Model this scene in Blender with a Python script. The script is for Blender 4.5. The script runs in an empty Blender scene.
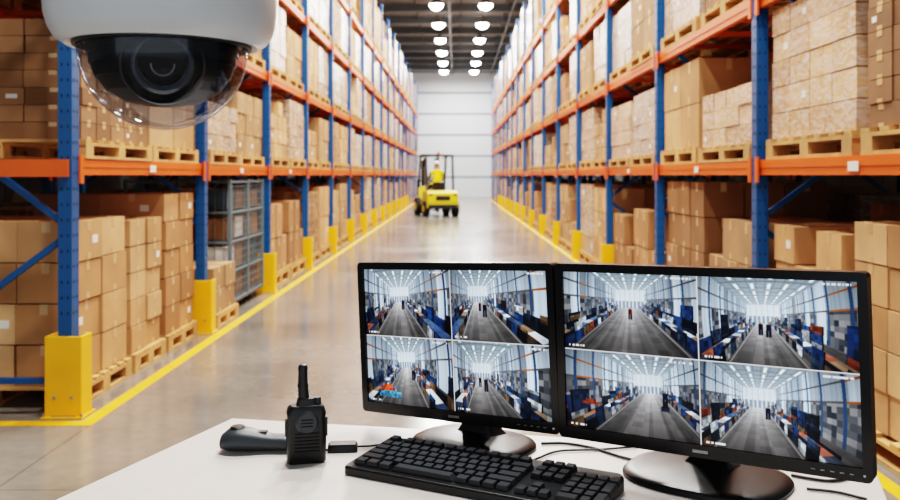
import bpy, math, random
import numpy as np
from mathutils import Matrix, Vector, Euler
R=math.radians
scene=bpy.context.scene
COL=scene.collection

# ------------------------------------------------------------------ materials
def new_mat(name):
    m=bpy.data.materials.new(name); m.use_nodes=True
    nt=m.node_tree
    return m,nt,nt.nodes['Principled BSDF']
def s2l(c):
    return tuple(((x/255)/12.92 if x/255<=.04045 else ((x/255+.055)/1.055)**2.4) for x in c)+(1,)
def simple(name,rgb,rough=.5,metal=0,noise=.0,nscale=8,coat=0,bump=0,spec=.5):
    m,nt,b=new_mat(name)
    c=s2l(rgb)
    b.inputs['Base Color'].default_value=c
    b.inputs['Roughness'].default_value=rough
    b.inputs['Metallic'].default_value=metal
    b.inputs['Coat Weight'].default_value=coat
    b.inputs['Specular IOR Level'].default_value=spec
    if noise or bump:
        tc=nt.nodes.new('ShaderNodeTexCoord'); n=nt.nodes.new('ShaderNodeTexNoise')
        n.inputs['Scale'].default_value=nscale; n.inputs['Detail'].default_value=5
        nt.links.new(tc.outputs['Object'],n.inputs['Vector'])
        if noise:
            r=nt.nodes.new('ShaderNodeValToRGB')
            r.color_ramp.elements[0].position=.3; r.color_ramp.elements[1].position=.7
            r.color_ramp.elements[0].color=tuple(x*(1-noise) for x in c[:3])+(1,)
            r.color_ramp.elements[1].color=tuple(min(1,x*(1+noise)) for x in c[:3])+(1,)
            nt.links.new(n.outputs['Fac'],r.inputs['Fac']); nt.links.new(r.outputs['Color'],b.inputs['Base Color'])
        if bump:
            bp=nt.nodes.new('ShaderNodeBump'); bp.inputs['Strength'].default_value=bump; bp.inputs['Distance'].default_value=.002
            nt.links.new(n.outputs['Fac'],bp.inputs['Height']); nt.links.new(bp.outputs['Normal'],b.inputs['Normal'])
    return m

def kraft(name,cols,wrap=0.0,wrapcol=(225,215,205)):
    m,nt,b=new_mat(name); L=nt.links.new; N=nt.nodes.new
    g=N('ShaderNodeNewGeometry'); oi=N('ShaderNodeObjectInfo')
    ad=N('ShaderNodeMath'); ad.operation='ADD'; L(g.outputs['Random Per Island'],ad.inputs[0]); L(oi.outputs['Random'],ad.inputs[1])
    fr=N('ShaderNodeMath'); fr.operation='FRACT'; L(ad.outputs[0],fr.inputs[0])
    cr=N('ShaderNodeValToRGB'); e=cr.color_ramp.elements
    e[0].color=s2l(cols[0]); e[1].color=s2l(cols[-1])
    for i,c in enumerate(cols[1:-1]):
        k=e.new((i+1)/(len(cols)-1)); k.color=s2l(c)
    L(fr.outputs[0],cr.inputs['Fac'])
    om=N('ShaderNodeMath'); om.operation='MULTIPLY'; om.inputs[1].default_value=7.31; L(oi.outputs['Random'],om.inputs[0])
    of=N('ShaderNodeMath'); of.operation='FRACT'; L(om.outputs[0],of.inputs[0])
    mo=N('ShaderNodeMapRange'); mo.inputs[3].default_value=.66; mo.inputs[4].default_value=1.12; L(of.outputs[0],mo.inputs[0])
    tc=N('ShaderNodeTexCoord'); n=N('ShaderNodeTexNoise'); n.inputs['Scale'].default_value=3.5; n.inputs['Detail'].default_value=8
    L(tc.outputs['Object'],n.inputs['Vector'])
    mr=N('ShaderNodeMapRange'); mr.inputs[3].default_value=.58; mr.inputs[4].default_value=1.36; L(n.outputs['Fac'],mr.inputs[0])
    mm=N('ShaderNodeMath'); mm.operation='MULTIPLY'; L(mr.outputs[0],mm.inputs[0]); L(mo.outputs[0],mm.inputs[1])
    mx=N('ShaderNodeVectorMath'); mx.operation='SCALE'; L(cr.outputs['Color'],mx.inputs[0]); L(mm.outputs[0],mx.inputs['Scale'])
    out=mx.outputs[0]
    b.inputs['Roughness'].default_value=.75
    if wrap:
        mp=N('ShaderNodeMapping'); mp.inputs['Scale'].default_value=(3,3,9); mp.inputs['Rotation'].default_value=(.25,.15,0)
        L(tc.outputs['Object'],mp.inputs['Vector'])
        n2=N('ShaderNodeTexNoise'); n2.inputs['Scale'].default_value=3; n2.inputs['Detail'].default_value=8; n2.inputs['Distortion'].default_value=1.6
        L(mp.outputs[0],n2.inputs['Vector'])
        r2=N('ShaderNodeValToRGB'); r2.color_ramp.elements[0].position=.42; r2.color_ramp.elements[1].position=.68
        r2.color_ramp.elements[0].color=(wrap*.12,)*3+(1,); r2.color_ramp.elements[1].color=(wrap,)*3+(1,)
        L(n2.outputs['Fac'],r2.inputs['Fac'])
        m2=N('ShaderNodeMix'); m2.data_type='RGBA'; L(r2.outputs['Color'],m2.inputs['Factor']); L(out,m2.inputs['A']); m2.inputs['B'].default_value=s2l(wrapcol)
        out=m2.outputs['Result']
        b.inputs['Roughness'].default_value=.26
        bp=N('ShaderNodeBump'); bp.inputs['Strength'].default_value=.35; bp.inputs['Distance'].default_value=.008
        L(n2.outputs['Fac'],bp.inputs['Height']); L(bp.outputs['Normal'],b.inputs['Normal'])
    L(out,b.inputs['Base Color'])
    return m

K1=[(196,148,102),(172,124,80),(210,166,120),(184,138,94)]
M_kraft=kraft('kraft_cardboard',K1)
M_kraft2=kraft('kraft_cardboard_dark',[(174,124,80),(150,104,64),(190,140,96)])
M_wrap=kraft('stretch_wrapped_cartons',K1,.72,(222,212,206))
M_wrap2=kraft('stretch_wrapped_pale',[(202,172,138),(182,148,114),(210,184,152)],.78,(224,218,214))
M_tape=simple('packing_tape',(202,164,120),.3)
M_label=simple('paper_label',(232,228,220),.6)
M_wood=simple('pallet_wood',(192,146,92),.75,noise=.3,nscale=6)
M_blue=simple('rack_blue_paint',(10,80,134),.4,noise=.08,nscale=3)
M_orange=simple('rack_orange_paint',(228,96,28),.4,noise=.06,nscale=4)
M_dark=simple('dark_recess',(14,14,16),.7)
M_yellow=simple('guard_yellow_paint',(246,176,12),.4,noise=.08,nscale=5)
M_black=simple('black_plastic',(18,19,21),.38,bump=.15,nscale=400)
M_gloss=simple('gloss_black_plastic',(10,10,12),.22)
M_satin=simple('satin_black',(15,15,17),.36)
M_key=simple('key_plastic',(38,40,44),.45)
M_grey=simple('graphite_plastic',(50,56,62),.42,bump=.1,nscale=300)
M_steel=simple('steel',(150,152,155),.35,metal=.9)
M_white=simple('white_housing',(228,232,236),.3,coat=.3)
M_cage=simple('cage_galvanised_paint',(100,116,122),.5)
M_crate=simple('grey_blue_crate',(74,92,104),.4,noise=.3,nscale=5)
M_rubber=simple('rubber',(22,22,22),.8)
M_lime=simple('forklift_yellow',(208,186,34),.35,coat=.3)
M_hivis=simple('hi_vis_fabric',(246,216,10),.7,noise=.08,nscale=20)
M_skin=simple('skin',(198,146,116),.55)
M_cloth=simple('navy_cloth',(36,42,60),.85)
M_helmet=simple('white_helmet',(236,236,236),.3)
M_red=simple('red_cloth',(150,40,34),.8)
M_glow,_nt,_b=new_mat('lamp_diffuser'); _b.inputs['Emission Color'].default_value=(1,.97,.92,1); _b.inputs['Emission Strength'].default_value=60

def floor_mat():
    m,nt,b=new_mat('polished_concrete'); L=nt.links.new; N=nt.nodes.new
    tc=N('ShaderNodeTexCoord')
    n=N('ShaderNodeTexNoise'); n.inputs['Scale'].default_value=.55; n.inputs['Detail'].default_value=8; n.inputs['Roughness'].default_value=.62
    L(tc.outputs['Object'],n.inputs['Vector'])
    r=N('ShaderNodeValToRGB'); r.color_ramp.elements[0].position=.3; r.color_ramp.elements[1].position=.72
    r.color_ramp.elements[0].color=s2l((98,92,84)); r.color_ramp.elements[1].color=s2l((144,136,126))
    L(n.outputs['Fac'],r.inputs['Fac'])
    n2=N('ShaderNodeTexNoise'); n2.inputs['Scale'].default_value=14; n2.inputs['Detail'].default_value=6
    L(tc.outputs['Object'],n2.inputs['Vector'])
    mr=N('ShaderNodeMapRange'); mr.inputs[3].default_value=.78; mr.inputs[4].default_value=1.18; L(n2.outputs['Fac'],mr.inputs[0])
    br=N('ShaderNodeTexBrick'); br.offset=0; br.inputs['Scale'].default_value=1; br.inputs['Mortar Size'].default_value=.006
    br.inputs['Brick Width'].default_value=4.1; br.inputs['Row Height'].default_value=5
    br.inputs['Color1'].default_value=(1,1,1,1); br.inputs['Color2'].default_value=(.96,.96,.96,1); br.inputs['Mortar'].default_value=(.6,.6,.6,1)
    mp=N('ShaderNodeMapping'); mp.inputs['Location'].default_value=(2.05,1.0,0); L(tc.outputs['Object'],mp.inputs['Vector']); L(mp.outputs[0],br.inputs['Vector'])
    v=N('ShaderNodeVectorMath'); v.operation='SCALE'; L(r.outputs['Color'],v.inputs[0]); L(mr.outputs[0],v.inputs['Scale'])
    v2=N('ShaderNodeVectorMath'); v2.operation='MULTIPLY'; L(v.outputs[0],v2.inputs[0]); L(br.outputs['Color'],v2.inputs[1])
    L(v2.outputs[0],b.inputs['Base Color'])
    rr=N('ShaderNodeMapRange'); rr.inputs[3].default_value=.08; rr.inputs[4].default_value=.26; L(n.outputs['Fac'],rr.inputs[0]); L(rr.outputs[0],b.inputs['Roughness'])
    b.inputs['Specular IOR Level'].default_value=.7
    return m
M_floor=floor_mat()
M_line=simple('floor_line_paint',(240,172,16),.5,noise=.12,nscale=6)
def striped(name,c1,c2,axis,scale,rough=.6,thin=.9):
    m,nt,b=new_mat(name); L=nt.links.new; N=nt.nodes.new
    tc=N('ShaderNodeTexCoord'); sp=N('ShaderNodeSeparateXYZ'); L(tc.outputs['Object'],sp.inputs[0])
    mu=N('ShaderNodeMath'); mu.operation='MULTIPLY'; mu.inputs[1].default_value=scale; L(sp.outputs[axis],mu.inputs[0])
    fr=N('ShaderNodeMath'); fr.operation='FRACT'; L(mu.outputs[0],fr.inputs[0])
    gt=N('ShaderNodeMath'); gt.operation='GREATER_THAN'; gt.inputs[1].default_value=thin; L(fr.outputs[0],gt.inputs[0])
    mx=N('ShaderNodeMix'); mx.data_type='RGBA'; mx.inputs['A'].default_value=s2l(c1); mx.inputs['B'].default_value=s2l(c2)
    L(gt.outputs[0],mx.inputs['Factor']); L(mx.outputs['Result'],b.inputs['Base Color']); b.inputs['Roughness'].default_value=rough
    return m
M_wallfar=striped('insulated_wall_panel',(208,214,220),(136,142,150),'Z',.75,thin=.90)
M_wall=striped('side_wall_panel',(176,178,180),(140,142,145),'Y',1,thin=.94)
M_ceil=striped('corrugated_deck',(146,150,155),(118,122,127),'Y',2.2,thin=.5)
M_beam=simple('ceiling_steel',(78,82,87),.6)
M_desk=simple('desk_laminate',(208,202,196),.38,noise=.03,nscale=30)
M_deskedge=simple('desk_leg_metal',(70,72,76),.4,metal=.6)

# ------------------------------------------------------------------ mesh builder
class MB:
    def __init__(s): s.v=[]; s.f=[]; s.m=[]
    def add(s,vs,fs,mat=0,M=None):
        o=len(s.v)
        for p in vs:
            p=Vector(p)
            if M is not None: p=M@p
            s.v.append(tuple(p))
        for f in fs: s.f.append(tuple(i+o for i in f)); s.m.append(mat)
    def box(s,c,d,mat=0,M=None,taper=1.0):
        x,y,z=d[0]/2,d[1]/2,d[2]/2; t=taper
        vs=[(-x,-y,-z),(x,-y,-z),(x,y,-z),(-x,y,-z),(-x*t,-y*t,z),(x*t,-y*t,z),(x*t,y*t,z),(-x*t,y*t,z)]
        vs=[(a+c[0],b+c[1],e+c[2]) for a,b,e in vs]
        s.add(vs,[(0,3,2,1),(4,5,6,7),(0,1,5,4),(1,2,6,5),(2,3,7,6),(3,0,4,7)],mat,M)
    def bar(s,p0,p1,w,h,mat=0,M=None):
        p0=Vector(p0);p1=Vector(p1); d=p1-p0; L=d.length
        q=d.to_track_quat('X','Z').to_matrix().to_4x4()
        T=Matrix.Translation((p0+p1)/2)@q
        if M is not None: T=M@T
        s.box((0,0,0),(L,w,h),mat,T)
    def cyl(s,p0,p1,r0,r1=None,n=16,mat=0,M=None):
        if r1 is None:r1=r0
        p0=Vector(p0);p1=Vector(p1);d=p1-p0
        q=d.to_track_quat('Z','Y')
        vs=[];fs=[]
        for k,(p,r) in enumerate(((p0,r0),(p1,r1))):
            for i in range(n):
                a=2*math.pi*i/n
                vs.append(p+q@Vector((r*math.cos(a),r*math.sin(a),0)))
        for i in range(n):
            j=(i+1)%n; fs.append((i,j,n+j,n+i))
        fs.append(tuple(reversed(range(n)))); fs.append(tuple(range(n,2*n)))
        s.add(vs,fs,mat,M)
    def lathe(s,prof,n=48,mat=0,M=None,sx=1,sy=1):
        vs=[];fs=[];idx=[]
        for r,z in prof:
            if r<1e-6: idx.append([len(vs)]*n); vs.append((0,0,z))
            else:
                idx.append(list(range(len(vs),len(vs)+n)))
                for i in range(n):
                    a=2*math.pi*i/n; vs.append((r*math.cos(a)*sx,r*math.sin(a)*sy,z))
        for k in range(len(prof)-1):
            A,B=idx[k],idx[k+1]
            for i in range(n):
                j=(i+1)%n
                f=[A[i],A[j],B[j],B[i]]; g=[]
                for q in f:
                    if q not in g:g.append(q)
                if len(g)>2: fs.append(tuple(g))
        s.add(vs,fs,mat,M)
    def loft(s,rings,mat=0,M=None,cap=True):
        n=len(rings[0]); vs=[p for r in rings for p in r]; fs=[]
        for k in range(len(rings)-1):
            for i in range(n):
                j=(i+1)%n; fs.append((k*n+i,k*n+j,(k+1)*n+j,(k+1)*n+i))
        if cap:
            fs.append(tuple(reversed(range(n)))); fs.append(tuple(range((len(rings)-1)*n,len(rings)*n)))
        s.add(vs,fs,mat,M)
    def tube(s,pts,r,n=8,mat=0,M=None,sub=6):
        P=[Vector(p) for p in pts]; Q=[]
        ext=[P[0]*2-P[1]]+P+[P[-1]*2-P[-2]]
        for i in range(1,len(ext)-2):
            a,b,c,d=ext[i-1:i+3]
            for k in range(sub):
                t=k/sub
                Q.append(.5*((2*b)+(c-a)*t+(2*a-5*b+4*c-d)*t*t+(3*b-a-3*c+d)*t**3))
        Q.append(P[-1]); rings=[]
        for i,p in enumerate(Q):
            d=(Q[min(i+1,len(Q)-1)]-Q[max(i-1,0)]).normalized()
            u=d.cross(Vector((0,0,1)))
            if u.length<.05:u=d.cross(Vector((0,1,0)))
            u.normalize(); w=u.cross(d)
            rr=r if not callable(r) else r(i/(len(Q)-1))
            rings.append([p+u*rr*math.cos(2*math.pi*k/n)+w*rr*math.sin(2*math.pi*k/n) for k in range(n)])
        s.loft(rings,mat,M)
    def mesh(s,name,mats,smooth=False):
        me=bpy.data.meshes.new(name); me.from_pydata(s.v,[],s.f)
        for m in mats: me.materials.append(m)
        me.polygons.foreach_set('material_index',s.m)
        me.update()
        if smooth:
            me.shade_smooth(); me.set_sharp_from_angle(angle=R(38))
        return me
    def obj(s,name,mats,smooth=False,parent=None,bevel=0,seg=2,M=None):
        o=bpy.data.objects.new(name,s.mesh(name,mats,smooth)); COL.objects.link(o)
        if M is not None:o.matrix_world=M
        if parent: o.parent=parent
        if bevel:
            b=o.modifiers.new('bevel','BEVEL'); b.width=bevel; b.segments=seg; b.limit_method='ANGLE'; b.angle_limit=R(40)
        return o
def empty(name,M=None):
    e=bpy.data.objects.new(name,None); COL.objects.link(e); e.empty_display_size=.1
    if M is not None:e.matrix_world=M
    return e
def rrect(w,h,r,n=5,cx=0,cy=0):
    out=[]
    for sx,sy,a0 in((1,1,0),(-1,1,90),(-1,-1,180),(1,-1,270)):
        for k in range(n+1):
            a=R(a0+90*k/n); out.append((cx+sx*(w/2-r)+r*math.cos(a)*1,cy+sy*(h/2-r)+r*math.sin(a)))
    return out

CH=1.4; Y0=-7; Y1=57; CEIL=8.2
# ------------------------------------------------------------------ room
b=MB(); b.box((0,(Y0+Y1)/2,-.1),(18,Y1-Y0,.2)); b.obj('floor',[M_floor])
b=MB(); b.box((0,(Y0+Y1)/2,CEIL+.1),(18,Y1-Y0,.2)); b.obj('ceiling',[M_ceil])
b=MB(); b.box((-9.1,(Y0+Y1)/2,CEIL/2),(.2,Y1-Y0,CEIL)); b.obj('wall_left',[M_wall])
b=MB(); b.box((9.1,(Y0+Y1)/2,CEIL/2),(.2,Y1-Y0,CEIL)); b.obj('wall_right',[M_wall])
b=MB(); b.box((0,Y1+.1,CEIL/2),(18.4,.2,CEIL)); b.obj('wall_back',[M_wallfar])
b=MB()
for i in range(20):
    y=2+i*2.8; b.box((0,y,CEIL-.32),(18,.2,.05)); b.box((0,y,CEIL-.06),(18,.16,.04)); b.box((0,y,CEIL-.18),(18,.05,.26))
for x in(-6,-3.4,-1.6,.2,2,3.8,6): b.box((x,(Y0+Y1)/2,CEIL-.06),(.07,Y1-Y0,.12))
b.cyl((-.25,Y0,CEIL-.4),(-.25,Y1,CEIL-.4),.05,n=8); b.cyl((2.2,Y0,CEIL-.4),(2.2,Y1,CEIL-.4),.04,n=8)
b.obj('trim_ceiling_beams',[M_beam])
b=MB()
b.box((-2.08,(5.02+52)/2,.0015),(.085,52-5.02,.003)); b.box((-4.6,5.065,.0015),(4.955,.09,.003))
b.box((1.95,(1+52)/2,.0015),(.08,51,.003)); b.obj('floor_line_marking',[M_line])

# ------------------------------------------------------------------ racks
LV=[1.5,2.62,3.75,4.9]
def rack(name,xf,xr,ys,detail=3,zt=6.6,endbar=False):
    b=MB(); sgn=1 if xf>xr else -1
    for k,y in enumerate(ys):
        for x in(xf,xr):
            b.box((x,y,zt/2),(.08,.1,zt),0)
            b.box((x,y,.008),(.14,.16,.016),0)
        if k<detail:
            z=.6
            while z<4.5:
                for dx in(-.018,.018): b.box((xf+dx,y-.0505,z),(.007,.003,.016),2)
                for dy in(-.022,.022): b.box((xf+sgn*.0405,y+dy,z),(.003,.007,.016),2)
                z+=.09
        z=.25; s=0
        b.bar((xf,y,.2),(xr,y,.2),.035,.035,0)
        while z+.85<zt:
            a,c=(xf,xr) if s else (xr,xf)
            b.bar((a,y,z),(c,y,z+.8),.035,.035,0); z+=.85; s^=1
        b.bar((xf,y,zt-.15),(xr,y,zt-.15),.035,.035,0)
    for k in range(len(ys)-1):
        y0,y1=ys[k]+.05,ys[k+1]-.05
        for z in LV:
            for x,s2 in((xf,sgn),(xr,-sgn)):
                b.box((x,(y0+y1)/2,z-.05),(.045,y1-y0,.10),1)
                b.box((x+s2*.024,(y0+y1)/2,z-.03),(.006,y1-y0,.045),1)
                for yy in(y0+.02,y1-.02): b.box((x+s2*.045,yy,z-.065),(.012,.05,.17),1)
            for q in(.25,.5,.75):
                b.box(((xf+xr)/2,y0+(y1-y0)*q,z-.03),(abs(xf-xr)-.05,.04,.04),1)
    if endbar:
        for z in LV: b.box(((xf+xr)/2,ys[0]-.06,z-.06),(abs(xf-xr)+.05,.03,.1),1)
    for k in range(min(3,len(ys)-1)):
        b.box((xf+sgn*.03,(ys[k]+ys[k+1])/2,LV[0]-.055),(.004,.12,.05),3)
    return b.obj(name,[M_blue,M_orange,M_dark,M_label])
YL=[5.25+2.75*k for k in range(18)]
YR=[3.1+3.0*k for k in range(17)]
XLf,XLr=-2.26,-3.34
XRf,XRr=2.06,3.14
rack('pallet_rack',XLf,XLr,YL,3,endbar=True)
rack('pallet_rack.001',XRf,XRr,YR,3)
rack('pallet_rack.002',-4.7,-3.62,YL,0)
rack('pallet_rack.003',4.52,3.44,YR,0)
gi=0
def guard(x,y):
    global gi
    b=MB(); b.box((0,-.07,.235),(.21,.016,.47)); b.box((.098,0,.235),(.016,.15,.47)); b.box((-.098,0,.235),(.016,.15,.47))
    b.box((0,.0,.006),(.24,.2,.012))
    for sx in(-1,1):
        b.cyl((sx*.11,-.085,.012),(sx*.11,-.085,.03),.009,n=6,mat=1)
        b.cyl((sx*.05,-.078,.12),(sx*.05,-.084,.12),.01,n=8,mat=1)
    n='rack_post_protector' if gi==0 else 'rack_post_protector.%03d'%gi; gi+=1
    o=b.obj(n,[M_yellow,M_steel],bevel=.006); o.location=(x,y,0); return o
for y in YL[:14]: guard(XLf,y)
for y in YR[2:14]: guard(XRf,y)

# ------------------------------------------------------------------ pallet loads
def load_mesh(name,w,d,h,ny,nx,nz,mat,seed,wrap=False,missing=0,pallet=True,gap=.006):
    rnd=random.Random(seed); b=MB(); pz=0
    if pallet:
        pz=.13
        for i in range(7): b.box((0,-w/2+.05+i*(w-.1)/6,.12),(d,.085,.02),0)
        for x in(-d/2+.05,0,d/2-.05):
            b.box((x,0,.099),(.1,w,.02),0)
            for y in(-w/2+.06,0,w/2-.06): b.box((x,y,.055),(.1,.11,.07),0)
            b.box((x,0,.01),(.1,w,.02),0)
    W=w-.04; D=d-.06; bw=W/ny; bd=D/nx; bh=(h-pz)/nz
    for k in range(nz):
        for i in range(ny):
            for j in range(nx):
                if k==nz-1 and missing and rnd.random()<missing: continue
                g=gap+rnd.random()*gap*1.2
                cx=-D/2+bd*(j+.5)+rnd.uniform(-1,1)*gap*1.3; cy=-W/2+bw*(i+.5)+rnd.uniform(-1,1)*gap*.5; cz=pz+bh*(k+.5)
                b.box((cx,cy,cz),(bd-g,bw-g,bh-g*.6),1)
                edge_x=[s for s,c in((-1,j==0),(1,j==nx-1)) if c]
                for s in edge_x:
                    fx=cx+s*(bd-g)/2
                    if not wrap or rnd.random()<.3:
                        b.box((fx,cy,cz+bh*.36),(.003,.05,bh*.26),2)
                        b.box((fx,cy,cz-bh*.40),(.003,.05,bh*.16),2)
                    if rnd.random()<.16: b.box((fx,cy+bw*.22*rnd.choice((-1,1)),cz-.0),(.0034,min(.08,bw*.2),min(.05,bh*.25)),3)
                for s,c in((-1,i==0),(1,i==ny-1)):
                    if c and not wrap:
                        fy=cy+s*(bw-g)/2
                        b.box((cx,fy,cz+bh*.36),(.05,.003,bh*.26),2)
                        if rnd.random()<.12: b.box((cx+.1,fy,cz),(.07,.0034,min(.05,bh*.25)),3)
                if k==nz-1: b.box((cx,cy,cz+(bh-g*.6)/2),((bd-g),.05,.003),2)
    return b.mesh(name,[M_wood,mat,M_tape,M_label])
V=[]
def mk(*a,**k): V.append((load_mesh('pallet_load_mesh_%d'%len(V),*a,**k),a[0],a[2]))
mk(1.18,1.12,.92,3,2,3,M_kraft,1)
mk(1.18,1.12,.86,2,2,2,M_kraft,2)
mk(1.18,1.12,.95,4,3,5,M_wrap,3,wrap=True,gap=.005)
mk(1.18,1.12,.90,3,3,4,M_wrap2,4,wrap=True,gap=.004)
mk(1.18,1.12,.74,3,2,2,M_kraft2,5,missing=.3)
mk(1.18,1.12,.88,4,3,4,M_kraft,6,missing=.3)
mk(1.18,1.12,.60,2,2,2,M_kraft,7)
mk(1.18,1.12,.97,3,2,4,M_wrap,8,wrap=True,gap=.005)
mk(1.18,1.12,.94,5,3,7,M_kraft2,9,gap=.004)
mk(1.18,1.12,.58,4,3,3,M_wrap,10,wrap=True,gap=.005)
rnd=random.Random(11)
cnt=0
def place(me,x,y,z,parent=None,sy=1,sz=1,rot=0,name='pallet_of_boxes'):
    global cnt
    n=name if cnt==0 else '%s.%03d'%(name,cnt); 
    if parent: n='pallet_load'
    else: cnt+=1
    o=bpy.data.objects.new(n,me); COL.objects.link(o)
    o.location=(x,y,z); o.scale=(1,sy,sz); o.rotation_euler=(0,0,rot)
    if parent:o.parent=parent
    return o
G1=empty('stacked_pallet_loads'); G2=empty('stacked_pallet_loads.001')
def fill(xc,ys,G,skipg=0,back=False,fixed={}):
    for k in range(len(ys)-1):
        L=ys[k+1]-ys[k]; cell=(L-.22)/2
        for li,z in enumerate([0]+LV):
            if li==0 and k<skipg and not back: continue
            for q in(0,1):
                if rnd.random()<(.03 if not back else .10): continue
                i=rnd.choice([0,1,2,3,4,5,7,7,2,3,8,6,3,2] if li else [0,1,4,5,0,7,8,5])
                fx=fixed.get((k,li,q))
                if fx is not None: i=fx[0]
                me,w,h=V[i]
                y=ys[k]+.11+cell*(q+.5)+rnd.uniform(-.02,.02)
                sy=(cell-.06)/1.18*rnd.uniform(.93,1)
                sz=rnd.uniform(.92,1.03)
                if li==0: sz=rnd.uniform(1.2,1.42)
                if li==4: sz=rnd.uniform(1.35,1.9)
                if fx is not None: sz=fx[1]
                place(me,xc+rnd.uniform(-.02,.02),y,z,(None if (k<1 and not back and li==1) else G),sy,sz,rnd.choice((0,math.pi)))
fill((XLf+XLr)/2,YL,G1,skipg=2,fixed={(0,1,0):(8,.9),(0,1,1):(1,.9),(1,1,0):(9,1),(1,1,1):(0,.85),(2,1,0):(5,.95)})
fill((XRf+XRr)/2,YR,G2,skipg=2,fixed={(0,1,0):(8,1.03),(0,1,1):(2,1.02),(1,1,0):(9,.95),(1,1,1):(1,1.05),(2,1,0):(3,.9),(2,1,1):(7,.8),(0,2,0):(2,1),(0,2,1):(0,1),(1,2,0):(8,1),(1,2,1):(2,1)})
fill(-4.16,YL,G1,back=True)
fill(3.98,YR,G2,back=True)
def stack(xc,ya,yb,h,ny,nx,nz,mat,seed,**k):
    me=load_mesh('stack_%d'%seed,yb-ya,1.12,h,ny,nx,nz,mat,seed,**k)
    place(me,xc,(ya+yb)/2,0)
xl=-2.82
stack(xl,5.38,6.28,1.12,2,3,4,M_kraft,101,gap=.008)
stack(xl,6.34,7.02,1.08,2,3,5,M_kraft,102,gap=.008)
stack(xl,7.08,7.88,1.25,2,2,5,M_kraft2,103,gap=.008)
stack(xl+.1,8.15,8.95,.55,2,2,2,M_kraft,104)
xr=2.62
stack(xr,3.25,4.75,1.16,4,3,5,M_kraft,105,gap=.008)
stack(xr,4.85,5.95,1.08,3,3,4,M_kraft,106,missing=.25,gap=.008)
stack(xr,6.25,7.5,1.06,3,3,3,M_kraft,107,missing=.2,gap=.008)
stack(xr,7.6,8.95,1.34,3,3,4,M_kraft2,108,gap=.008)
# wire cage
b=MB()
w,d,h=1.5,1.05,1.36
for x in(-d/2,d/2):
    for y in(-w/2,0,w/2): b.box((x,y,h/2+.05),(.035,.035,h-.1),0)
for x in(-d/2,d/2):
    for z in(.12,.42,.72,1.02,1.33): b.box((x,0,z),(.025,w,.025),0)
    z=.16
    while z<1.3:
        b.box((x,0,z),(.006,w,.006),0); z+=.075
    y=-w/2
    while y<w/2: b.box((x,y,.71),(.006,.006,1.18),0); y+=.09
for y in(-w/2,w/2):
    for z in(.12,.42,.72,1.02,1.33): b.box((0,y,z),(d,.025,.025),0)
    x=-d/2
    while x<d/2: b.box((x,y,.71),(.006,.006,1.18),0); x+=.09
b.box((0,0,.1),(d,w,.03),0)
for x in(-.4,.4):
    for y in(-.6,.6): b.box((x,y,.045),(.08,.08,.09),0)
r2=random.Random(5)
for k in range(4):
    for i in range(4):
        for j in range(3):
            b.box((-.33+.33*j,-.54+.36*i,.12+.13+.3*k),(.3,.32,.24-r2.random()*.05),r2.choice((1,3,3,3,4,1)),taper=1.03)
o=b.obj('wire_mesh_cage_of_boxes',[M_cage,M_crate,M_steel,M_kraft2,M_label]); o.location=(-2.80,9.80,0)

# ------------------------------------------------------------------ ceiling lamps
li=0
for i in range(13):
    y=3.4+4.2*i
    for x in(-.72,1.08):
        n='high_bay_lamp' if li==0 else 'high_bay_lamp.%03d'%li; li+=1
        b=MB(); b.lathe([(0,.30),(.06,.30),(.09,.2),(.22,.08),(.28,.0),(.26,.0),(.0,.06)],24); b.cyl((0,0,.3),(0,0,.598),.012,n=6)
        b.lathe([(.25,.01),(.23,-.07),(.17,-.14),(.08,-.18),(0,-.19)],20,1)
        o=b.obj(n,[M_steel,M_glow],True); o.location=(x,y,CEIL-.6)
        l=bpy.data.lights.new('lamp_light','AREA'); l.shape='DISK'; l.size=.42; l.energy=225; l.color=(1,.97,.925)
        lo=bpy.data.objects.new('lamp_light',l); COL.objects.link(lo); lo.parent=o; lo.location=(0,0,-.2)

# ------------------------------------------------------------------ desk
DZ=.86
A=Vector((-.498,2.0));C=Vector((.80,1.74)); dv=Vector((-.337,-1))*.86
P=[A,C,C+dv,A+dv]
b=MB()
vs=[(p.x,p.y,DZ) for p in P]+[(p.x,p.y,DZ-.032) for p in P]
b.add(vs,[(3,2,1,0),(4,5,6,7),(0,1,5,4),(1,2,6,5),(2,3,7,6),(3,0,4,7)],0)
cen=sum(P,Vector((0,0)))/4
L4=[]
for p in P:
    q=cen+(p-cen)*.88; L4.append(q); b.box((q.x,q.y,(DZ-.032)/2),(.05,.05,DZ-.032),1)
for i in range(4):
    a,c=L4[i],L4[(i+1)%4]; b.bar((a.x,a.y,DZ-.06),(c.x,c.y,DZ-.06),.03,.05,1)
a,c=L4[0],L4[1]; b.bar((a.x,a.y,.25),(c.x,c.y,.25),.03,.05,1)
b.obj('desk',[M_desk,M_deskedge],bevel=.003)

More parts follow.
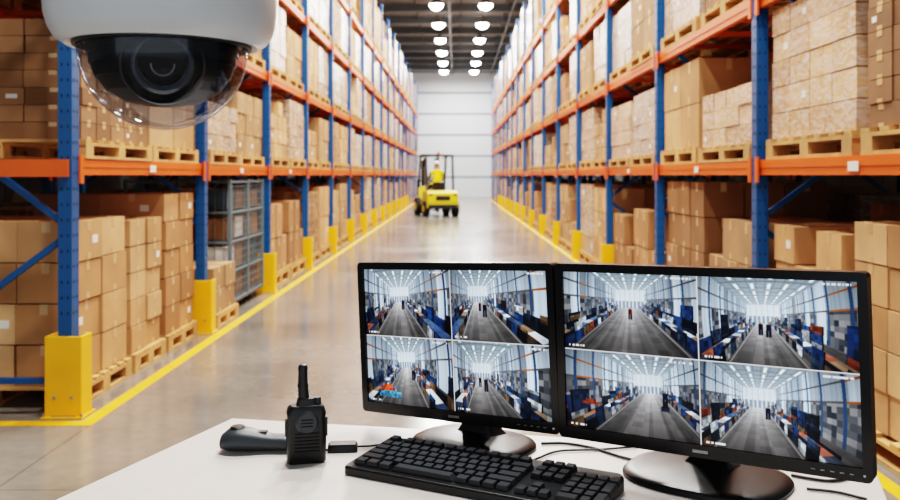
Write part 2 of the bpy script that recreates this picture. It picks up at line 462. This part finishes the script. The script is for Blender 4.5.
# ------------------------------------------------------------------ screens
def hsh(*a):
    t=0
    for i,x in enumerate(a): t=t+np.asarray(x,float)*(12.9898+37.719*i)
    s=np.sin(t)*43758.5453
    return s-np.floor(s)
def feed(W,H,vx,vy,wl,wr,il,ir,cam,seed,blobs=()):
    SS=2
    X,Y=np.meshgrid((np.arange(W*SS)+.5)/(W*SS),(np.arange(H*SS)+.5)/(H*SS))
    H2,W2=X.shape
    tilt=(hsh(seed*1.7)-.5)*.12
    u0=(X-vx)*1.9; v0=(Y-vy)*1.05
    u=u0*math.cos(tilt)-v0*math.sin(tilt); v=u0*math.sin(tilt)+v0*math.cos(tilt)
    rr=u*u+v*v; u=u*(1+.26*rr); v=v*(1+.26*rr)
    eps=1e-6; F=17.
    inf=1e9
    tf=np.where(v<-eps,cam/np.maximum(-v,eps),inf)
    tc=np.where(v>eps,2.3/np.maximum(v,eps),inf)
    tw=np.where(u<0,wl,wr)/np.maximum(abs(u),eps)
    lay=[tf,tc,tw]; 
    sd=np.sign(u)
    for q,(off,hh,cs) in enumerate(((0,.75,.6),(.45,1.15,.8),(.9,1.5,1.0))):
        ti=(np.where(u<0,il,ir)+off)/np.maximum(abs(u),eps)
        yi=cam+v*ti; top=hh*(.5+.6*hsh(np.floor(ti/cs),sd,seed+q*5))
        gap=hsh(np.floor(ti/cs),sd,seed+q*3+1)<(.22 if q<2 else .4)
        ti=np.where((yi<top)&(yi>0)&(~gap),ti,inf); lay.append(ti)
    mh=.5
    tt=np.where(v<-eps,(cam-mh)/np.maximum(-v,eps),inf)
    xt=abs(u*tt); tt=np.where((xt>np.where(u<0,il,ir))&(xt<np.where(u<0,il,ir)+.45),tt,inf)
    lay.append(tt)
    T=np.stack(lay+[np.full_like(u,F)]); ids=T.argmin(0); t=T.min(0)
    xx=u*t; yy=cam+v*t; zz=t
    streak=hsh(np.floor(xx*5),seed)*.10
    fl=.20+streak+.24*np.exp(-(xx*.9+.1)**2)*np.clip(zz/9,0,1)+np.clip(zz/17,0,1)*.22
    fl=fl*(.92+.16*hsh(np.floor(zz*2),np.floor(xx*2),seed))
    fl=np.where(abs(xx-np.where(xx<0,-il+.12,ir-.12))<.04,fl+.2,fl)
    floor=np.stack([fl*1.02,fl*1.0,fl*1.0],-1)
    bm=((zz/1.3)%1<.14); st=(abs((xx/1.3)%1-.5)<.09)&((zz/1.9)%1<.6); pu=abs((xx/.65)%1-.5)<.04
    ce=np.where(bm|pu,.42,.60); ce=np.where(st,1.2,ce)
    ceil=np.stack([ce*.90,ce*1.0,ce*1.08],-1)
    c1=hsh(np.floor(zz/.9),sd,seed+3)
    wa=.48+.42*c1; post=((zz/1.4)%1<.12)
    wa=wa*(.90+.16*hsh(np.floor(zz/.11),sd,seed))
    wcol=np.stack([wa*.90,wa*.99,wa*1.08],-1)
    shelf=(abs(yy-2.0)<.05)|(abs(yy-2.9)<.05)
    g=hsh(np.floor(zz/.3),np.floor(yy/.3),seed+2)
    tone=np.stack([.16+.36*g,.18+.34*g,.21+.32*g],-1)
    goods=(yy<1.95)&(c1<.75)
    wcol=np.where(goods[...,None],tone,wcol)
    orn=(hsh(np.floor(zz/1.4),sd,seed+9)<.2)
    wcol=np.where(shelf[...,None],np.where(orn[...,None],np.array([.58,.34,.18]),.3),wcol)
    wcol=np.where(post[...,None],np.array([.18,.27,.40]),wcol)
    pal=np.array([[.10,.15,.24],[.06,.08,.12],[.14,.22,.36],[.46,.48,.50],[.10,.12,.16],[.36,.29,.22],[.16,.21,.28],[.62,.65,.68],[.11,.21,.36],[.10,.14,.20],[.40,.20,.14],[.07,.09,.13]])
    def mach(k,cs):
        c3=hsh(np.floor(zz/.2),np.floor(yy/.2),sd,seed+k); c2=hsh(np.floor(zz/cs),np.floor(yy/.45),sd,seed+k)
        mc=pal[(c2*12).astype(int)%12]*(.6+.7*c3)[...,None]
        mc=np.where(((zz/cs)%1<.08)[...,None],.03,mc)
        return mc
    mt=pal[(hsh(np.floor(zz/.6),sd,seed)*12).astype(int)%12]*1.25+.06+(.12*hsh(np.floor(zz/.2),np.floor(xx/.15),seed))[...,None]
    far=np.ones((H2,W2,3))*np.array([.78,.85,.91]); far=np.where(((xx%1.2)<.12)[...,None],.55,far); far=np.where((yy<1.6)[...,None]&((xx%.9)<.6)[...,None],np.array([.34,.37,.42]),far)
    img=np.zeros((H2,W2,3))
    for i,c in enumerate((floor,ceil,wcol,mach(0,.6),mach(4,.8),mach(9,1.0),mt,far)): img=np.where((ids==i)[...,None],c,img)
    fog=np.clip(zz/F,0,1)[...,None]**1.2*.30
    img=img*(1-fog)+np.array([.82,.90,.97])*fog
    def person(px,py,h,cr,cg,cb):
        w_=h*.16
        parts=((-.35,0,.28,.48,.10,.11,.16),(.35,0,.28,.48,.10,.11,.16),(0,.45,.62,.40,cr,cg,cb),(0,.86,.26,.14,.55,.42,.34))
        for ox,oy,ww,hh2,a,b2,c2 in parts:
            m=(abs(X-px-ox*w_)<ww*w_)&(Y>py+oy*h)&(Y<py+(oy+hh2)*h); img[m]=(a,b2,c2)
    for bl in blobs:
        if bl[0]=='p': person(*bl[1:]); continue
        (bx,by,bw,bh,cr,cg,cb)=bl
        m=(abs(X-bx)<bw*(.6+.4*((Y-by)/bh<.5)))&(Y>by)&(Y<by+bh)
        img[m]=np.array([cr,cg,cb])*(.6+.8*hsh(np.floor(X[m]*50),np.floor(Y[m]*26)))[:,None]
    vg=1-.5*((X-.5)**2+(Y-.5)**2)*1.6
    img=img*vg[...,None]
    m=(Y>.035)&(Y<.06)&(X>.03)&(X<.16)&(hsh(np.floor(X*110),seed)>.35); img[m]=.85
    m=(Y>.94)&(Y<.965)&(X>.78)&(X<.96)&(hsh(np.floor(X*110),seed+1)>.4); img[m]=.8
    img=np.clip(img,0,1).reshape(H,SS,W,SS,3).mean((1,3))
    p=np.pad(img,((1,1),(1,1),(0,0)),'edge')
    return .6*img+.1*(p[:-2,1:-1]+p[2:,1:-1]+p[1:-1,:-2]+p[1:-1,2:])
FE=[
 [dict(vx=.42,vy=.60,wl=3.4,wr=3.6,il=1.7,ir=1.6,cam=1.7,seed=1,blobs=[('p',.46,.40,.16,.12,.14,.2)]),
  dict(vx=.28,vy=.64,wl=3.0,wr=3.9,il=1.1,ir=2.2,cam=1.8,seed=2,blobs=[('p',.36,.34,.20,.1,.12,.2),('p',.31,.42,.13,.2,.1,.1)]),
  dict(vx=.48,vy=.66,wl=3.4,wr=3.2,il=2.0,ir=1.2,cam=1.9,seed=3,blobs=[(.27,.10,.13,.17,.30,.52,.66),(.24,.2,.09,.09,.72,.30,.16),('p',.55,.38,.17,.1,.1,.14)]),
  dict(vx=.28,vy=.58,wl=2.6,wr=4.0,il=1.0,ir=2.2,cam=1.7,seed=4,blobs=[('p',.34,.32,.2,.12,.13,.2),('p',.28,.38,.14,.1,.1,.12)])],
 [dict(vx=.52,vy=.66,wl=3.8,wr=3.6,il=2.5,ir=2.2,cam=1.8,seed=5,blobs=[('p',.52,.42,.15,.3,.14,.12)]),
  dict(vx=.42,vy=.56,wl=3.1,wr=3.8,il=1.3,ir=1.5,cam=1.6,seed=6,blobs=[('p',.46,.32,.17,.1,.12,.2),('p',.41,.34,.15,.1,.1,.14)]),
  dict(vx=.66,vy=.64,wl=4.2,wr=2.8,il=2.4,ir=2.0,cam=1.8,seed=7,blobs=[(.76,.34,.03,.12,.10,.12,.18),('p',.76,.40,.19,.1,.11,.2),(.2,.32,.07,.07,.5,.24,.17)]),
  dict(vx=.38,vy=.62,wl=3.2,wr=3.6,il=1.7,ir=1.5,cam=1.8,seed=8,blobs=[('p',.44,.40,.15,.1,.12,.2)])]]
def screen_mat():
    m,nt,b=new_mat('lcd_screen'); a=nt.nodes.new('ShaderNodeVertexColor'); a.layer_name='feed'
    b.inputs['Base Color'].default_value=(.004,.004,.005,1); b.inputs['Roughness'].default_value=.3
    b.inputs['Specular IOR Level'].default_value=.25
    nt.links.new(a.outputs['Color'],b.inputs['Emission Color']); b.inputs['Emission Strength'].default_value=1.6
    return m
M_screen=screen_mat()
def screen_obj(w,h,feeds,parent):
    NW,NH=520,292
    hw,hh=NW//2-1,NH//2-1
    img=np.ones((NH,NW,3))*.72
    q=[feed(hw,hh,**f) for f in feeds]
    img[NH-hh:,:hw]=q[0]; img[NH-hh:,NW-hw:]=q[1]; img[:hh,:hw]=q[2]; img[:hh,NW-hw:]=q[3]
    img=np.clip((img-.5)*1.12+.48,0,1)
    lin=np.where(img<=.04045,img/12.92,((img+.055)/1.055)**2.4)
    xs=np.linspace(-w/2,w/2,NW); zs=np.linspace(-h/2,h/2,NH)
    X,Z=np.meshgrid(xs,zs); n=NW*NH
    co=np.stack([X.ravel(),np.zeros(n),Z.ravel()],-1)
    I,J=np.meshgrid(np.arange(NW-1),np.arange(NH-1)); a=(J*NW+I).ravel()
    F=np.stack([a,a+1,a+1+NW,a+NW],-1)
    me=bpy.data.meshes.new('screen'); me.from_pydata(co.tolist(),[],F.tolist())
    at=me.color_attributes.new('feed','FLOAT_COLOR','POINT')
    at.data.foreach_set('color',np.concatenate([lin.reshape(-1,3),np.ones((n,1))],1).ravel().astype(np.float32))
    me.materials.append(M_screen); me.update()
    o=bpy.data.objects.new('screen',me); COL.objects.link(o); o.parent=parent; return o

def monitor(name,c,w,h,yaw,roll,basec,bw,feeds):
    M=Matrix.Translation(c)@Matrix.Rotation(yaw,4,'Z')@Matrix.Rotation(roll,4,'Y')
    e=empty(name,Matrix.Translation((basec[0],basec[1],DZ)))
    inv=e.matrix_world.inverted()
    bz=.0145; bb=.021
    b=MB()
    out=rrect(w,h,.009); inn=[(max(-w/2+bz,min(w/2-bz,x)),max(-h/2+bb,min(h/2-bz,z))) for x,z in rrect(w-2*bz+.002,h-bz-bb+.002,.001,cy=(bb-bz)/2)]
    n=len(out)
    vs=[(x,-.012,z) for x,z in out]+[(x,-.012,z) for x,z in inn]+[(x,-.006,z) for x,z in inn]+[(x,.018,z) for x,z in out]
    fs=[]
    for i in range(n):
        j=(i+1)%n
        fs+=[(j,i,n+i,n+j),(n+j,n+i,2*n+i,2*n+j),(i,j,3*n+j,3*n+i)]
    fs.append(tuple(3*n+i for i in range(n)))
    b.add(vs,fs,0)
    b.loft([[(x*s,y,z*s) for x,z in rrect(w*.98,h*.96,.02)] for s,y in((1,.017),(.93,.03),(.6,.05),(.5,.055))],1)
    o=b.obj('bezel',[M_gloss,M_black],True,bevel=.0015); o.matrix_world=M; o.parent=e; o.matrix_parent_inverse=inv
    s=screen_obj(w-2*bz+.001,h-bz-bb+.001,feeds,None); s.matrix_world=M@Matrix.Translation((0,-.0065,(bb-bz)/2)); s.parent=e; s.matrix_parent_inverse=inv
    b=MB()
    b.box((0,-.0125,-h/2+bb/2),(.026,.001,.005),0)
    for i in range(5): b.box((w/2-.03-.014*i,-.0125,-h/2+bb/2),(.006,.001,.0016),0)
    b.box((w/2-.012,-.0125,-h/2+bb/2),(.003,.001,.003),1)
    o=b.obj('logo_and_buttons',[M_steel,M_label]); o.matrix_world=M; o.parent=e; o.matrix_parent_inverse=inv
    b=MB()
    T=Matrix.Translation((basec[0],basec[1],DZ))@Matrix.Rotation(yaw,4,'Z')
    rings=[]
    for s,z in((1,0),(1.0,.006),(.97,.011),(.86,.015),(.45,.020),(.2,.024)):
        rings.append([(math.copysign(abs(math.cos(a))**.75,math.cos(a))*bw/2*s,math.copysign(abs(math.sin(a))**.75,math.sin(a))*bw*.38*s,z) for a in [2*math.pi*i/48 for i in range(48)]])
    b.loft(rings,0,T)
    nt=M@Vector((0,.05,-h*.12)); nb=T@Vector((0,.03,.014))
    ax=T.to_3x3()@Vector((1,0,0)); ay=T.to_3x3()@Vector((0,1,0))
    rr=[]
    for t,sw,sd in((0,.05,.028),(.12,.036,.02),(.5,.033,.016),(1,.033,.016)):
        p=nb.lerp(nt,t); rr.append([p+ax*x+ay*y for x,y in rrect(sw*2,sd*2,.008)])
    b.loft(rr,0)
    o=b.obj('stand',[M_satin],True); o.parent=e; o.matrix_parent_inverse=inv
    return e,M
monitor('computer_monitor',(-.004,1.792,CH-.331),.470,.314,R(-34.4),R(-3.0),(.035,1.80),.25,FE[0])
monitor('computer_monitor.001',(.409,1.507,CH-.312),.530,.316,R(-34.9),R(-1.7),(.445,1.60),.29,FE[1])

# ------------------------------------------------------------------ keyboard
def keyboard():
    yaw=math.atan2(-.231,.431)
    b=MB(); w,d=.475,.165
    prof=[(x,y) for x,y in rrect(w,d,.012)]
    def zt(y,s): return s*(.016+ (y+d/2)/d*.012)
    b.loft([[(x,y,.001) for x,y in prof],[(x,y,zt(y,.8)) for x,y in prof],[(x*.988,y*.97,zt(y,1)) for x,y in prof]],0)
    u=.0193*w/.445
    tilt=Matrix.Translation((0,0,.0225))@Matrix.Rotation(math.atan(.012/d),4,'X')
    rows=[
     [1,.6,1,1,1,1,.35,1,1,1,1,.35,1,1,1,1],
     [1]*13+[2],[1.5]+[1]*12+[1.5],[1.75]+[1]*11+[2.25],[2.25]+[1]*10+[2.75],[1.25,1.25,1.25,6.25,1.25,1.25,1.25,1.25]]
    ky=.0225
    def key(x0,kw,r,kh=1):
        yy=d/2-.022-r*ky*(1) - (.006 if r>0 else 0)-(kh-1)*ky/2
        b.box((-w/2+.014+(x0+kw/2)*u,yy,.004),(kw*u-.0025,ky*kh-.0035,.009),1,tilt,taper=.86)
    for r,row in enumerate(rows):
        x=0
        for i,k in enumerate(row):
            if r==0 and k<.9: x+=k; continue
            key(x,k,r); x+=k
    for r in(0,1,2):
        for i in range(3): key(15.4+i,1,r)
    key(16.4,1,4)
    for i in range(3): key(15.4+i,1,5)
    for r in(1,2,3,4):
        for i in range(3): key(18.8+i,1,r)
    key(18.8,2,5); key(20.8,1,5)
    key(21.8,1,1); key(21.8,1,2,2); key(21.8,1,4,2)
    o=b.obj('keyboard',[M_black,M_key],bevel=.0008,seg=1)
    o.matrix_world=Matrix.Translation((.043,1.583,DZ))@Matrix.Rotation(yaw,4,'Z')
keyboard()

# ------------------------------------------------------------------ walkie talkie
b=MB()
def rr3(w,d,z,r,dx=0,dy=0): return [(x+dx,y+dy,z) for x,y in rrect(w,d,r)]
b.loft([rr3(.066,.038,0,.008),rr3(.072,.042,.004,.01),rr3(.074,.042,.055,.01),rr3(.070,.040,.085,.01),rr3(.073,.042,.092,.01),rr3(.068,.038,.102,.01),rr3(.056,.032,.107,.009)],0)
b.loft([rr3(.038,.03,.105,.006,-.0),rr3(.032,.026,.117,.006),rr3(.028,.024,.120,.006)],0)
b.cyl((-.004,0,.115),(-.006,0,.142),.0105,.0095,mat=0)
b.lathe([(.0,0),(.0105,0),(.0105,.004),(.009,.008),(.0085,.032),(.0095,.036),(.007,.042),(0,.044)],20,0,Matrix.Translation((-.006,0,.14)))
b.cyl((.021,0,.105),(.021,0,.120),.0075,.007,mat=2)
for i in range(6): b.box((0,-.0215,.024+i*.0065),(.046,.002,.0028),1)
b.lathe([(0,.003),(.018,.003),(.021,0),(.0225,-.001)],28,2,Matrix.Translation((0,-.0208,.077))@Matrix.Rotation(R(90),4,'X'))
for i in range(3):b.box((0,-.0245,.071+i*.006),(.022,.001,.002),1)
b.box((.0375,0,.065),(.004,.018,.035),2)
b.box((-.0375,0,.065),(.004,.018,.03),2)
o=b.obj('walkie_talkie',[M_black,M_dark,M_grey],True,bevel=.0008); o.matrix_world=Matrix.Translation((-.283,1.70,DZ))@Matrix.Rotation(R(14),4,'Z')

b=MB()
rings=[]
for x,wd,hz,zc in((-.064,.020,.012,.014),(-.060,.046,.028,.018),(-.047,.062,.042,.022),(-.025,.068,.046,.024),(-.003,.062,.042,.022),(.018,.050,.036,.019),(.040,.044,.032,.017),(.062,.044,.031,.017),(.080,.042,.029,.016),(.089,.030,.020,.014)):
    rings.append([(x,wd/2*math.cos(a)*1.0,max(.001,zc+hz/2*math.sin(a))) for a in [2*math.pi*i/28 for i in range(28)]])
b.loft(rings,0)
b.lathe([(0,.0015),(.012,.0015),(.015,-.001)],24,1,Matrix.Translation((-.03,0,.0465)))
b.box((.018,0,.0365),(.02,.014,.004),1)
b.tube([(.086,0,.012),(.10,-.002,.005),(.13,-.006,.004),(.16,-.002,.004),(.178,.004,.006)],.0025,mat=1)
o=b.obj('handheld_scanner',[M_grey,M_black],True); o.matrix_world=Matrix.Translation((-.398,1.765,DZ))@Matrix.Rotation(R(-2),4,'Z')

b=MB(); b.loft([rr3(.058,.034,0,.005),rr3(.058,.034,.010,.005),rr3(.050,.028,.015,.004)],0)
b.tube([(.024,0,.007),(.05,.01,.004),(.075,.02,.003),(.10,.01,.003),(.095,-.01,.003),(.07,-.012,.003)],.002,mat=0)
o=b.obj('charging_adapter',[M_black],True); o.matrix_world=Matrix.Translation((-.222,1.765,DZ))@Matrix.Rotation(R(5),4,'Z')

b=MB(); z=DZ+.0033
b.tube([(.17,1.80,z),(.22,1.80,z),(.27,1.77,z),(.31,1.72,z),(.34,1.69,z)],.0028)
b.tube([(.11,1.66,z),(.15,1.70,z),(.20,1.75,z),(.28,1.76,z),(.36,1.78,z)],.0022)
b.tube([(.60,1.61,z),(.63,1.59,z),(.66,1.58,z),(.70,1.60,z),(.74,1.66,z)],.0028)
b.tube([(.60,1.54,z),(.63,1.53,z),(.65,1.52,z),(.68,1.49,z)],.0025)
b.obj('monitor_cables',[M_black],True)

# ------------------------------------------------------------------ dome security camera
def glass_mat():
    m,nt,b_=new_mat('smoked_dome'); nt.nodes.remove(b_); L=nt.links.new; N=nt.nodes.new
    out=nt.nodes['Material Output']; t=N('ShaderNodeBsdfTransparent'); t.inputs[0].default_value=(.58,.60,.64,1)
    g=N('ShaderNodeBsdfGlossy'); g.inputs['Roughness'].default_value=.04; g.inputs[0].default_value=(.9,.93,.97,1)
    f=N('ShaderNodeLayerWeight'); f.inputs[0].default_value=.5
    p=N('ShaderNodeMath'); p.operation='POWER'; p.inputs[1].default_value=4; L(f.outputs['Facing'],p.inputs[0])
    q=N('ShaderNodeMath'); q.operation='MULTIPLY_ADD'; q.inputs[1].default_value=.5; q.inputs[2].default_value=.05; L(p.outputs[0],q.inputs[0])
    mx=N('ShaderNodeMixShader')
    L(q.outputs[0],mx.inputs[0]); L(t.outputs[0],mx.inputs[1]); L(g.outputs[0],mx.inputs[2]); L(mx.outputs[0],out.inputs[0])
    return m
M_glass=glass_mat()
M_lens,nt,bb_=new_mat('lens_glass'); bb_.inputs['Base Color'].default_value=(.012,.018,.04,1); bb_.inputs['Roughness'].default_value=.05; bb_.inputs['Coat Weight'].default_value=1
M_barrel=simple('lens_barrel',(124,129,136),.3)
M_ring=simple('lens_ring',(200,204,210),.3,metal=.5)
M_liner=simple('dome_liner',(25,27,31),.28)
dc=Vector((-.357,1.10,1.569))
e=empty('dome_security_camera',Matrix.Translation(dc))
b=MB()
b.lathe([(.100,.012),(.101,-.002),(.106,-.010),(.113,-.013),(.124,-.006),(.131,.006),(.1355,.022),(.137,.040),(.1365,.056),(.1345,.059),(.1345,.062),(.136,.065),(.135,.10),(.126,.128),(.105,.145),(.05,.152),(.03,.16),(0,.16)],96,0)
b.cyl((0,0,.15),(0,0,CEIL-dc.z-.001),.02,n=20); b.cyl((0,0,CEIL-dc.z-.03),(0,0,CEIL-dc.z-.001),.07,n=24)
o=b.obj('housing',[M_white,M_dark],True,parent=e)
b=MB(); b.lathe([(.105,-.0105),(.1045,-.0145),(.1005,-.0145),(.0995,-.004)],96,0); o=b.obj('seal_ring',[M_grey],True,parent=e)
b=MB(); b.lathe([(.0995,-.005),(.0995,-.018)]+[(.0995*math.cos(t),-.018-.096*math.sin(t)) for t in [math.pi/2*i/24 for i in range(1,24)]]+[(0,-.114)],96,0); o=b.obj('dome_cover',[M_glass],True,parent=e)
b=MB()
b.lathe([(0,.012),(.098,.012),(.098,-.006),(.092,-.012),(.0,-.012)],64,0)
b.lathe([(.090,-.010),(.089,-.024),(.087,-.0245),(.086,-.036),(.084,-.0365),(.079,-.052),(.077,-.0525),(.066,-.068),(.064,-.0685),(.044,-.080),(.020,-.085),(0,-.086)],72,0)
QY=Matrix.Rotation(R(17),4,'Z')
Q=QY@Matrix.Translation((.0,-.023,-.036))@Matrix.Rotation(R(97),4,'X')
b.lathe([(.050,.0),(.049,.040),(.047,.050),(.0445,.053),(.044,.046),(.0425,.040),(.040,.040),(.0395,.048),(.036,.0485)],56,1,Q)
b.lathe([(.036,.044),(.034,.055),(.0325,.062),(.030,.063),(.0285,.058),(.0255,.052),(.0245,.047),(.0,.046)],48,2,Q)
b.obj('gimbal',[M_liner,M_satin,M_barrel,M_grey],True,parent=e)
b=MB(); b.lathe([(.0245,.049),(.022,.053),(.012,.0575),(0,.059)],40,0,Q)
b.lathe([(.0335,.0565),(.0343,.0585),(.0328,.0625)],48,1,Q); b.lathe([(.0250,.0515),(.0262,.053),(.0250,.0550)],48,1,Q); b.lathe([(.0125,.0573),(.0135,.0582),(.0120,.0586)],40,1,Q)
b.lathe([(.0445,.0525),(.0455,.0540),(.0465,.0525)],56,2,Q)
b.obj('lens',[M_lens,M_ring,M_barrel],True,parent=e)

# ------------------------------------------------------------------ forklift + driver
FM=Matrix.Translation((-.72,31.4,0))@Matrix.Rotation(math.atan2(.975,-.24),4,'Z')
e=empty('forklift',FM)
b=MB()
def side(poly,y0,y1,mat):
    b.loft([[(x,y0,z) for x,z in poly],[(x,y1,z) for x,z in poly]],mat)
side([(-1.15,.28),(-1.2,.5),(-1.2,.78),(-1.1,.86),(-.6,.88),(-.5,.8),(-.5,.28)],-.53,.53,0)
side([(-.55,.3),(-.55,.82),(-.1,.82),(-.05,.5),(.45,.42),(.5,.3)],-.48,.48,0)
side([(.5,.28),(.45,.45),(.6,1.0),(.68,1.0),(.75,.28)],-.48,.48,0)
b.box((.05,0,.3),(1.2,1.0,.12),1)
b.box((-1.2,0,.62),(.02,.5,.16),1); b.box((-1.19,0,.33),(.04,1.0,.14),1)
o=b.obj('body',[M_lime,M_dark],bevel=.04,seg=3,M=None); o.parent=e
b=MB()
for sy in(-1,1):
    b.cyl((.55,sy*.42,.3),(.55,sy*.6,.3),.3,n=28,mat=0); b.cyl((.55,sy*.59,.3),(.55,sy*.61,.3),.15,n=20,mat=1)
    b.cyl((-.8,sy*.42,.26),(-.8,sy*.60,.26),.26,n=28,mat=0); b.cyl((-.8,sy*.59,.26),(-.8,sy*.61,.26),.12,n=20,mat=1)
b.obj('wheels',[M_rubber,M_lime],True,parent=e)
b=MB()
for sy in(-1,1):
    b.bar((.62,sy*.46,.95),(.36,sy*.46,2.05),.06,.06,0); b.bar((-.75,sy*.46,.85),(-.6,sy*.46,2.05),.06,.06,0)
    b.bar((-.65,sy*.46,2.07),(.42,sy*.46,2.07),.06,.06,0)
for i in range(7): b.box((-.6+i*.16,0,2.08),(.05,.92,.04),0)
for sy in(-1,1):
    b.box((.86,sy*.28,1.1),(.1,.07,2.1),0); b.box((.93,sy*.2,1.05),(.06,.05,1.9),0); b.cyl((.84,sy*.2,.2),(.84,sy*.2,1.7),.03,n=10,mat=1)
    b.box((1.05,sy*.27,.45),(.04,.12,.62),0); b.box((1.57,sy*.27,.12),(1.05,.12,.04),0)
for z in(.3,1.1,2.1): b.box((.86,0,z),(.08,.6,.08),0)
for z in(.3,.7,1.2): b.box((1.0,0,z),(.05,.9,.07),0)
for i in range(6): b.box((1.0,-.42+i*.168,.95),(.03,.03,.5),0)
b.box((-.3,0,.87),(.5,.48,.1),0); b.box((-.55,0,1.0),(.08,.44,.3),0)
b.bar((.5,0,.95),(.28,0,1.17),.04,.04,0)
Tw=Matrix.Translation((.27,0,1.19))@Matrix.Rotation(R(-35),4,'Y')
b.tube([Tw@Vector((.17*math.cos(a),.17*math.sin(a),0)) for a in [2*math.pi*i/16 for i in range(17)]],.014,mat=0,sub=2)
b.bar(Tw@Vector((-.16,0,0)),Tw@Vector((.16,0,0)),.02,.02,0);b.bar(Tw@Vector((0,-.16,0)),Tw@Vector((0,.16,0)),.02,.02,0)
for sy in(-1,1): b.box((-1.2,sy*.42,.74),(.03,.1,.08),2); b.cyl((.4,sy*.4,1.98),(.46,sy*.4,1.96),.06,n=12,mat=3)
b.cyl((-.5,.0,2.1),(-.5,0,2.2),.05,n=12,mat=4)
b.obj('mast_guard_and_forks',[M_black,M_steel,M_red,M_label,M_orange],parent=e)

def skinned(name,J,E,root):
    me=bpy.data.meshes.new(name); me.from_pydata([j[:3] for j in J],E,[])
    o=bpy.data.objects.new(name,me); COL.objects.link(o)
    o.modifiers.new('skin','SKIN'); s=o.modifiers.new('sub','SUBSURF'); s.levels=2; s.render_levels=2
    for i,j in enumerate(J):
        sv=me.skin_vertices[0].data[i]; sv.radius=(j[3],j[4] if len(j)>4 else j[3]); sv.use_root=(i==root)
    bpy.context.view_layer.update()
    dg=bpy.context.evaluated_depsgraph_get(); m2=bpy.data.meshes.new_from_object(o.evaluated_get(dg))
    bpy.data.objects.remove(o); return m2
J=[(-.28,0,1.06,.15,.12),(-.29,0,1.2,.14,.11),(-.27,0,1.38,.16,.12),(-.25,0,1.52,.11,.09),(-.235,0,1.60,.055),(-.22,0,1.66,.052)]
E=[(0,1),(1,2),(2,3),(3,4),(4,5)]
for sy in(-1,1):
    o0=len(J)
    J+=[(-.26,sy*.18,1.50,.072),(-.13,sy*.25,1.26,.05),(.02,sy*.21,1.22,.042),(.12,sy*.17,1.20,.032),(.16,sy*.165,1.21,.03,.02)]
    E+=[(3,o0),(o0,o0+1),(o0+1,o0+2),(o0+2,o0+3),(o0+3,o0+4)]
    o1=len(J)
    J+=[(-.22,sy*.11,1.04,.095),(.18,sy*.15,1.06,.072),(.27,sy*.15,.66,.052),(.28,sy*.15,.53,.04),(.42,sy*.16,.50,.036)]
    E+=[(0,o1),(o1,o1+1),(o1+1,o1+2),(o1+2,o1+3),(o1+3,o1+4)]
bm=skinned('driver_body',J,E,0)
for m in(M_hivis,M_cloth,M_skin,M_red): bm.materials.append(m)
for p in bm.polygons:
    c=p.center; p.use_smooth=True
    if c.z>1.575: p.material_index=2
    elif c.x>.11 and c.z>1.15: p.material_index=2
    elif abs(c.y)>.22 and c.z>1.14: p.material_index=1
    elif c.x>-.1 and c.z>1.14: p.material_index=1
    elif c.z<1.08: p.material_index=1
    else: p.material_index=0
dr=empty('forklift_driver',FM)
o=bpy.data.objects.new('body',bm); COL.objects.link(o); o.parent=dr
b=MB()
H=Matrix.Translation((-.205,0,1.74))
pr=[(0,-.125),(.035,-.118),(.058,-.09),(.07,-.05),(.078,0),(.08,.04),(.07,.085),(.04,.115),(0,.122)]
b.lathe(pr,24,0,H,sx=1.18,sy=.95)
b.add([(.088,-.012,-.03),(.088,.012,-.03),(.112,0,-.034),(.09,0,.012)],[(0,1,2),(0,2,3),(1,3,2)],0,H)
for sy in(-1,1):
    b.lathe([(0,-.011),(.011,0),(0,.011)],10,1,H@Matrix.Translation((.086,sy*.03,.005)))
    b.lathe([(0,-.03),(.012,-.02),(.016,.01),(.01,.028),(0,.03)],10,0,H@Matrix.Translation((-.005,sy*.078,-.01)))
b.box((.084,0,-.062),(.012,.045,.008),2,H)
b.lathe([(.083,.0),(.082,.03),(.07,.07),(.03,.09),(0,.092)],24,1,H@Matrix.Translation((-.012,0,.0)),sx=1.12,sy=.98)
b.lathe([(.125,.035),(.098,.042),(.096,.07),(.088,.105),(.06,.135),(.025,.148),(0,.15)],28,3,H,sx=1.18,sy=1)
b.box((.115,0,.042),(.06,.12,.008),3,H)
o=b.obj('head',[M_skin,M_dark,M_red,M_helmet],True,parent=dr)
b=MB()
for sy in(-1,1):
    for k,l in enumerate((.068,.078,.074,.058)):
        y=sy*(.165+(-.027+.018*k)); x0=.17
        b.tube([(x0,y,1.215),(x0+l*.5,y,1.228),(x0+l*.8,y,1.205),(x0+l*.62,y,1.178)],lambda t:.0098-.0025*t,mat=0,n=8,sub=3)
    b.tube([(.14,sy*.14,1.20),(.165,sy*.118,1.19),(.20,sy*.115,1.185)],.0105,mat=0,n=8,sub=3)
b.obj('fingers',[M_skin],True,parent=dr)

# ------------------------------------------------------------------ world, camera
w=bpy.data.worlds.new('World'); scene.world=w; w.use_nodes=True
bg=w.node_tree.nodes['Background']; bg.inputs[0].default_value=(.88,.94,1,1); bg.inputs[1].default_value=.85
cam=bpy.data.cameras.new('camera'); co=bpy.data.objects.new('camera',cam); COL.objects.link(co)
co.location=(0,0,CH); co.rotation_euler=(R(90),0,0)
cam.sensor_width=36; cam.lens=36; cam.shift_x=-6/900; cam.shift_y=-75/900; cam.clip_end=200; cam.clip_start=.05
cam.dof.use_dof=True; cam.dof.focus_distance=1.6; cam.dof.aperture_fstop=6.5
scene.camera=co
scene.view_settings.view_transform='Filmic'
for lk in ('High Contrast','Filmic - High Contrast'):
    try:
        scene.view_settings.look=lk; print('look',lk); break
    except Exception as ex: print(ex)
scene.view_settings.exposure=.02
